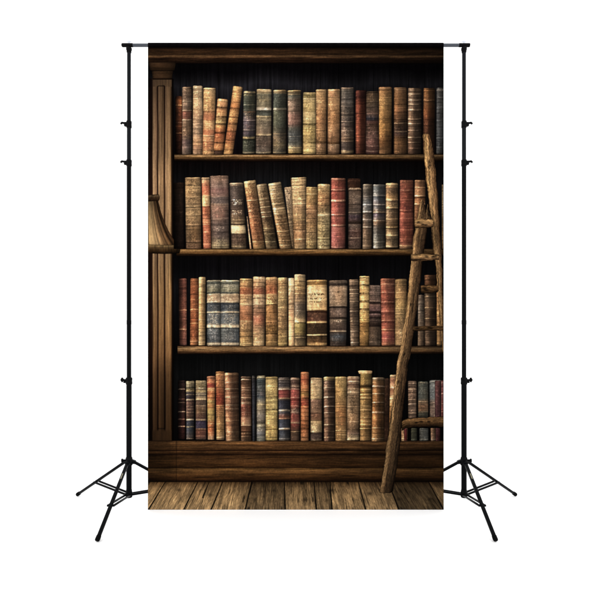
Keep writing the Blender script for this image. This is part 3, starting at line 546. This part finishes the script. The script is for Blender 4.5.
4 2|52 108 45 52 105 558|n|45:825030 100:8c4026 160:92522c 210:80602c 250:843e2a 290:7c2e1e 310:a05832 350:985c32 460:8c4c26 558:946238|55,6,b88a5c 100,4,D 150,5,c08850 188,7,3a200e 240,6,3a200e 255,4,D 300,5,c07040 312,6,48240f 345,6,48240f 375,5,48240f 405,6,48240f 435,4,D 462,9,301c0c 495,4,D 530,6,48240f|
4 2|125 208 88 125 205 555|n|88:908264 150:a0926c 240:a09268 253:685346 340:705b48 360:644838 400:644c38 410:988a62 490:948660 500:42352f 540:564840 555:7c6e55|96,4,D 155,3,D 245,5,D 355,4,D 405,4,D 495,6,2c221c 535,5,D|100,230,D,.2 260,340,D,.25 420,490,D,.3
4 2|222 300 80 225 300 560|k|80:b09c60 100:86784e 112:5e5044 300:544236 400:544030 560:564234|90,8,c8b478 112,5,D 160,8,b0a48c 190,4,D 230,11,dcd2bc 300,9,dcc8b0 345,5,b0a08a 385,4,D 435,8,b8a482 485,6,a8906c 530,6,a8906c|120,300,D,.25
4 2|308 390 80 310 390 558|n|80:988048 200:846c3c 280:786038 340:825c30 420:7c5e34 558:82683c|90,6,b8a068 150,5,54401c 190,5,54401c 225,4,D 270,5,48361a 310,4,D 345,5,48361a 380,5,48361a 440,4,D 480,6,c0a468 512,6,c0a468 540,5,D|100,150,D,.25 200,260,D,.25 330,440,8a3c20,.25
4 2|398 485 78 395 480 555|n|78:908062 100:644e3c 120:82705a 140:564032 195:a08c68 210:746248 300:766448 400:746248 470:52422f 500:604e3e 540:a0946e 555:60523a|90,5,b8a488 115,7,c8b890 140,4,D 170,4,L 197,8,c4b088 215,4,D 300,4,L 350,4,D 415,5,a8987a 470,5,D 500,4,L 545,9,b8ac84|125,190,D,.4 215,300,3a2c1c,.6 305,410,3a2c1c,.6 420,470,D,.35 500,535,D,.4
4 2|495 575 58 492 572 555|l|58:64562a 130:7e6834 150:362810 165:80642f 220:806430 300:745f34 400:7a6034 470:66502a 555:7e6438|150,8,2a1e0c 175,9,d0b070 195,7,2a1e0c 210,7,c8a868 235,9,c8a868 250,5,2a1e0c 298,5,c8a868 325,8,d0b070 340,4,D 380,7,c8a868 410,7,d0b070 435,7,c8a868 450,4,D 465,7,c8a868 520,4,D|70,140,D,.2 255,300,D,.3
4 2|478 580 34 486 576 58|f|34:a8946a 48:b4a074 58:7a6638||
4 3|35 120 85 28 118 560|k|85:887860 110:785a36 150:6c4c2e 200:744f28 275:684724 350:764e26 460:604222 500:684824 560:765e3a|94,8,a0927a 110,4,D 150,9,d0c0a8 165,4,D 205,8,c0a888 220,4,D 270,7,b89c7c 300,4,D 345,11,d0bca0 400,4,L 460,7,b0946c 500,4,D 540,6,b8a07c|
4 3|124 162 92 122 160 560|n|92:2a1d15 560:22160f|150,4,L|
4 3|166 214 65 160 200 480|n|65:98845c 100:80543c 160:a88864 180:80523400 240:b89868 300:88602f 480:80582c|74,7,c0ac80 110,4,D 160,6,c8a884 178,4,D 215,4,D 240,8,d0b47c 300,4,D|
4 3|300 358 112 302 356 388|f|112:564a40 250:5a4e44 388:4e4238|130,8,a0927e 155,5,D 172,7,a0927e 195,5,D 215,6,98887a 250,6,a0927e 282,8,b0a290 300,5,D 330,6,8a7a64 350,6,98866a|130,280,D,.4
4 3|375 445 115 375 445 388|f|115:3a4440 240:363f3d 260:4a4438 300:5e4a38 330:544434 350:303630 388:2a302c|125,7,8a8a74 150,4,L 200,4,L 265,7,8a7a60 340,5,6a6a58|160,200,7a8078,.3 280,330,D,.4
4 3|460 540 105 462 540 388|f|105:4a5659 240:465154 262:54504c 290:4a4440 388:4a4440|115,8,84908e 140,4,L 272,8,98887a 300,4,L|
4 3|500 538 108 500 538 388|n|108:442c30 260:3e262a 388:38242a||
4 3|543 563 110 543 563 388|n|110:5a3234 388:502c2e|125,6,a89080 205,7,b09a84 280,6,a08070 340,6,a08070|
4 3|248 292 462 250 290 558|n|462:5c4a34 500:6a5038 558:7c6a4c|540,7,b8a884|
4 3|268 292 466 268 292 556|n|466:501c20 556:4a1a1c||
4 3|322 362 462 322 362 558|n|462:242a22 558:282e26|545,5,L|
4 3|385 446 462 385 446 558|f|462:2c3436 558:30393a|480,4,L 545,5,6a7470|
4 3|468 500 462 470 500 558|l|462:4e3e30 558:5c4a3a|545,6,a89880|
4 3|502 534 462 502 534 558|n|462:341c20 558:301a1c||
"""
def book(line, n):
    a = line.split('|')
    row, tile = map(int, a[0].split())
    xlt, xrt, yt, xlb, xrb, yb = map(float, a[1].split())
    ox, oy = TILX[tile], ROWY[row]
    if xrt - xlt > 30: xlt -= 3; xrt += 4; xlb -= 3; xrb += 4
    w, h = (max(xrt - xlt, xrb - xlb)) / Z, (yb - yt) / Z
    nu, nv = max(6, int(w / .42)), max(6, int(h / .45))
    u, v = np.meshgrid(np.linspace(0, 1, nu), np.linspace(0, 1, nv))
    zx = (xlt + (xrt - xlt) * u) * (1 - v) + (xlb + (xrb - xlb) * u) * v
    # the head is a soft arch and the corners are worn round; one side a little higher when the book leans
    lean = (xlb - xlt) / max(1, yb - yt)
    arch = np.abs(2 * u - 1)
    rnd = lambda k: (hsh(np.float64(n), np.float64(k), 3) - .5)
    zy = yt + (yb - yt) * v + (1 - v) * (9 * np.clip(arch - .72, 0, 1) ** 1.5 * 3 + 3.0 * (vn(u * 4, u * 0, n) - .5) + (lean if yb - yt > 120 else 0) * (xrt - xlt) * -(u - .5)) + v * 5 * np.clip(arch - .8, 0, 1) * -1
    px, py = np.minimum(ox + zx / Z, CR - .12), oy + zy / Z
    # coordinates on the spine
    sag = 5 * (arch ** 2) * (1 if row <= 2 else -.3) * .8
    s = yt + (yb - yt) * v - (1 - v) * 0
    sw = s + sag * .6 + 3 * (vn(u * 3, s * .02, n + 1) - .5)
    st = [(float(p.split(':')[0]), hx(p.split(':')[1][:6])) for p in a[3].split()]
    base = ramp(sw, st)
    avg = base
    X, Yp = u * w, v * h                                   # in photo pixels
    # lettering and tooling
    if a[5].strip():
        for q, p in enumerate(a[5].split()):
            y0, y1, cc, am = p.split(','); y0, y1, am = float(y0), float(y1), float(am)
            inside = np.clip((sw - y0) / 4, 0, 1) * np.clip((y1 - sw) / 4, 0, 1) * np.clip((.44 - np.abs(u - .5)) * 14, 0, 1)
            line_h = 11 if y1 - y0 > 30 else y1 - y0
            rowi = np.floor((sw - y0) / line_h)
            inrow = ((sw - y0) / line_h) % 1
            ink = (vn(X * 1.35 + rowi * 17.3, rowi * 3.1 + sw * .16, n * 1.3 + q) - .36) * 3.6
            ink = np.clip(ink, 0, 1) * np.clip(1.35 - np.abs(inrow - .5) * 2.7, 0, 1)
            wd = np.clip((.5 - np.abs(u - .5)) * 6 - 1.2 * hsh(rowi, rowi * 0 + n, 2), 0, 1)
            k = (inside * ink * wd * min(1, am * 1.35))[..., None]
            col = base * .38 if cc == 'D' else np.clip(base * 1.55 + .04, 0, .92) if cc == 'L' else hx(cc)
            base = base * (1 - k) + col * k
    # bands
    if a[4].strip():
        for q, p in enumerate(a[4].split()):
            y0, hh, cc = p.split(','); y0, hh = float(y0), float(hh)
            d = np.abs(sw - y0) / (hh * .5)
            k = np.clip(1.45 - d, 0, 1)
            if hh < 40: k = k * (.40 + .60 * vn(X * .8, X * 0 + y0, n + q))     # rubbed gilt
            k = np.clip(k, 0, 1)[..., None]
            col = avg * .36 if cc == 'D' else np.clip(avg * 1.5 + .03, 0, .9) if cc == 'L' else hx(cc)
            base = base * (1 - k) + col * k
            if cc != 'D' and 5 < hh < 20 and base is not None:                # groove under a raised band
                g = np.clip(1 - np.abs(sw - y0 - hh * .95) / (hh * .45), 0, 1)
                base = base * (1 - .42 * g)[..., None]
    # leather: horizontal crazing, vertical rubbing, blotches, fine grain
    f = 1 + .36 * (fbm(X * .13, Yp * .95, n + 3, 3) - .5) + .34 * (fbm(X * .62, Yp * .07, n + 5, 3) - .5) + .50 * (fbm(X * .20, Yp * .12, n + 9, 3) - .5) + .26 * (vn(X * 1.5, Yp * 1.6, n + 12) - .5)
    fine = vn(Yp * 1.25, X * .05, n + 40); f = f * (1 - .30 * np.clip((fine - .66) * 4, 0, 1) * (.35 + .65 * vn(X * .35, Yp * .5, n + 41)))
    f = f * (1 + .16 * np.clip((vn(Yp * 1.1, X * .06, n + 44) - .68) * 4, 0, 1))
    shade = np.interp(u, *PROF[a[2].strip()])
    end = np.interp(sw, [yt - 5, yt + 3, yt + 9, yt + 22, yb - 60, yb - 10, yb], [.75, 1.2, .94, 1.0, 1.0, .92, .62])
    rub = 1 + .45 * np.clip(vn(X * .9, Yp * .8, n + 20) - .66, 0, 1) * 3 * (shade > 1)
    tint = 1 + (vn(X * .1, Yp * .07, n + 30) - .5)[..., None] * np.array([.10, 0, -.12])
    c = aged(base * (f * shade * end * rub * (1.12 if row in (2, 3) else 1.06))[..., None] * tint)
    sheet('printed_book', px, py, c, 5 + (n % 3))

for n, ln in enumerate([l for l in BOOKS.strip().split('\n') if l.strip()]):
    book(ln, n + 1)

# --- printed ladder of rough poles
def pole_strip(name, pts, n, base, layer, parent, prof, horizontal=False, label=None):
    """pts [(along, lo, hi)] -> strip of printed timber with grain along it"""
    A = [p[0] for p in pts]
    na = max(8, int((A[-1] - A[0]) / .45)); nw = max(6, int(max(p[2] - p[1] for p in pts) / .38))
    t, w = np.meshgrid(np.linspace(A[0], A[-1], na), np.linspace(0, 1, nw), indexing='ij')
    lo = np.interp(t, A, [p[1] for p in pts]); hi = np.interp(t, A, [p[2] for p in pts])
    lo = lo + .9 * (vn(t * .16, t * 0, n) - .5) + .5 * (vn(t * .6, t * 0, n + 1) - .5); hi = hi + .9 * (vn(t * .14, t * 0, n + 2) - .5) + .5 * (vn(t * .6, t * 0, n + 3) - .5)
    q = lo + (hi - lo) * w
    px, py = (t, q) if horizontal else (q, t)
    X = w * (hi - lo)
    g = .55 * fbm(X * .9 + .45 * vn(t * .04, X * .1, n + 7), t * .05, n + 4, 3) + .5 * fbm(X * 1.9, t * .11, n + 14, 2)
    cr = vn(X * 1.4 + .5 * vn(t * .03, t * 0, n + 8), t * .05, n + 5)
    crack = np.clip((cr - .70) * 7, 0, 1)
    c = ramp(w + .10 * (vn(t * .07, t * 0, n + 17) - .5), prof) * (.36 + 1.16 * g)[..., None] * (1 - .5 * crack)[..., None]
    c = c * (.74 + .52 * vn(X * 1.7, t * .75, n + 10))[..., None]
    for k in range(3):                                     # knots
        ka = A[0] + (A[-1] - A[0]) * random.uniform(.1, .9); kw = random.uniform(.3, .7)
        d = np.sqrt(((t - ka) / 2.2) ** 2 + ((w - kw) * (hi - lo) / 1.1) ** 2)
        c = c * (1 - .7 * np.clip(1.2 - d, 0, 1))[..., None]
    c = c * base(t)[..., None]
    e = np.clip(np.minimum(t - A[0], A[-1] - t) / .8, 0, 1) * .5 + .5
    px = np.minimum(px, CR - .1)
    return sheet(name, px, py, aged(c * e[..., None] * np.array([.98, .96, .97]), .78, .6), layer, parent, label)

def ladder():
    P1 = [(0, hx('7a5f38')), (.06, hx('b4935e')), (.24, hx('a98755')), (.33, hx('6a5234')), (.6, hx('5e4a30')), (.82, hx('443321')), (.95, hx('281c11')), (1, hx('150d07'))]
    P2 = [(0, hx('5c4526')), (.1, hx('a98752')), (.35, hx('b2905a')), (.6, hx('96754a')), (.85, hx('5e4529')), (1, hx('22160c'))]
    PR = [(0, hx('4a3519')), (.15, hx('9a7a4a')), (.4, hx('80603a')), (.7, hx('4c361e')), (1, hx('1a110a'))]
    PD = [(0, hx('2c1e0e')), (.15, hx('6e522e')), (.4, hx('5c4425')), (.75, hx('3a2814')), (1, hx('140c06'))]
    one = lambda t: np.ones_like(t)
    dark = lambda a: (lambda t: np.full_like(t, a))
    root = pole_strip('printed_ladder', [(199, 421.6, 422.4), (206, 419.9, 424.6), (219, 416.6, 428.8), (228, 415.2, 427.4), (240, 413.6, 425.6), (272, 410.2, 421.6), (300, 406.9, 418.2), (352, 399.6, 411.0), (366, 396.8, 407.4), (400, 392.5, 404.4), (446, 386.6, 399.6), (470, 383.2, 396.6), (486, 380.4, 394), (491.5, 379.6, 392.6), (493, 381, 390)], 201,
                      lambda t: np.interp(t, [199, 215, 260, 300, 360, 400, 430, 493], [1.05, .95, .95, 1.0, .98, .95, .72, .62]), 10, backdrop, P1, label='printed rough wooden ladder leaning in front of the books')
    pole_strip('rail', [(133.6, 424.2, 428.6), (135, 422.9, 430.2), (150, 424.0, 433.4), (172, 425.3, 436), (195, 428.2, 437.6), (223, 430.8, 439.8), (240, 432.2, 440.6), (272, 436.2, 442.4), (300, 438, 443.4), (330, 440.4, 443.65), (352, 442.6, 443.65)], 210,
               lambda t: np.interp(t, [133, 150, 200, 225, 235, 260, 300, 352], [1.12, 1.05, 1.05, .85, .6, .85, .85, .6]), 9, root, P2)
    for k, (pts, pr, b) in enumerate((
            ([(414.6, 219.6, 227.6), (420, 218.8, 228.2), (428, 218.6, 227.6), (433.4, 219.4, 226.6)], P2, .95),
            ([(410.8, 254.2, 261), (420, 253.6, 260.8), (430, 253.8, 260.4), (439, 254, 260.2)], P2, .92),
            ([(420.6, 285.4, 293.8), (428, 284.6, 293), (434, 285.4, 292.2), (438.6, 286.6, 291.2)], PD, 1.05),
            ([(412.6, 326.6, 331.2), (425, 325.8, 330.8), (440, 326.2, 330.6), (443.6, 326.2, 330.6)], PD, 1.0),
            ([(401.8, 421.4, 430.4), (406, 419.2, 428.6), (414, 417.6, 427.2), (425, 417.8, 426.8), (436, 416.8, 426.4), (443.6, 416.6, 426.4)], PD, 1.1))):
        pole_strip('rung', pts, 220 + 9 * k, dark(b), 11, root, pr, True)
    # lashing and a splintered stump where rail and pole meet
    pole_strip('splint', [(204, 427.6, 428.6), (212, 426.4, 430.4), (219, 425.8, 431.6)], 260, dark(.7), 11, root, P1)
ladder()

# ------------------------------------------------------------------ light: an even, bright white studio
w = bpy.data.worlds.new('World'); bpy.context.scene.world = w; w.use_nodes = True
bg = w.node_tree.nodes['Background']; bg.inputs['Color'].default_value = (1, 1, 1, 1); bg.inputs['Strength'].default_value = 1.88

def added_fill(name, loc, target, size, power):  # unseen area lamp, added for front light and a slight gleam on the poles
    l = bpy.data.lights.new(name, 'AREA'); l.shape = 'RECTANGLE'; l.size = size; l.size_y = size * 1.3; l.energy = power
    o = bpy.data.objects.new(name, l); C.objects.link(o); o.location = loc
    o.rotation_euler = (Vector(target) - Vector(loc)).to_track_quat('-Z', 'Y').to_euler()
added_fill('added_fill_lamp', (-2.6, -4.2, 3.4), (0, 0, 1.1), 1.6, 14)
added_fill('added_fill_lamp', (2.6, -4.2, 3.4), (0, 0, 1.1), 1.6, 14)

sc = bpy.context.scene
sc.view_settings.view_transform = 'Standard'; sc.view_settings.look = 'None'; sc.view_settings.exposure = 0; sc.view_settings.gamma = 1
sc.cycles.max_bounces = 6; sc.cycles.diffuse_bounces = 3
cam = bpy.data.cameras.new('Camera'); co = bpy.data.objects.new('Camera', cam); C.objects.link(co)
co.location = (0, -D, CAMZ); co.rotation_euler = (math.radians(90), 0, 0)
cam.sensor_width = 36; cam.lens = 36 * DPX / 595
cam.shift_x = (297.5 - CX) / 595; cam.shift_y = (HZ - 297.5) / 595
cam.clip_start = .05; cam.clip_end = 100
sc.camera = co
sc.render.resolution_x = sc.render.resolution_y = 1024
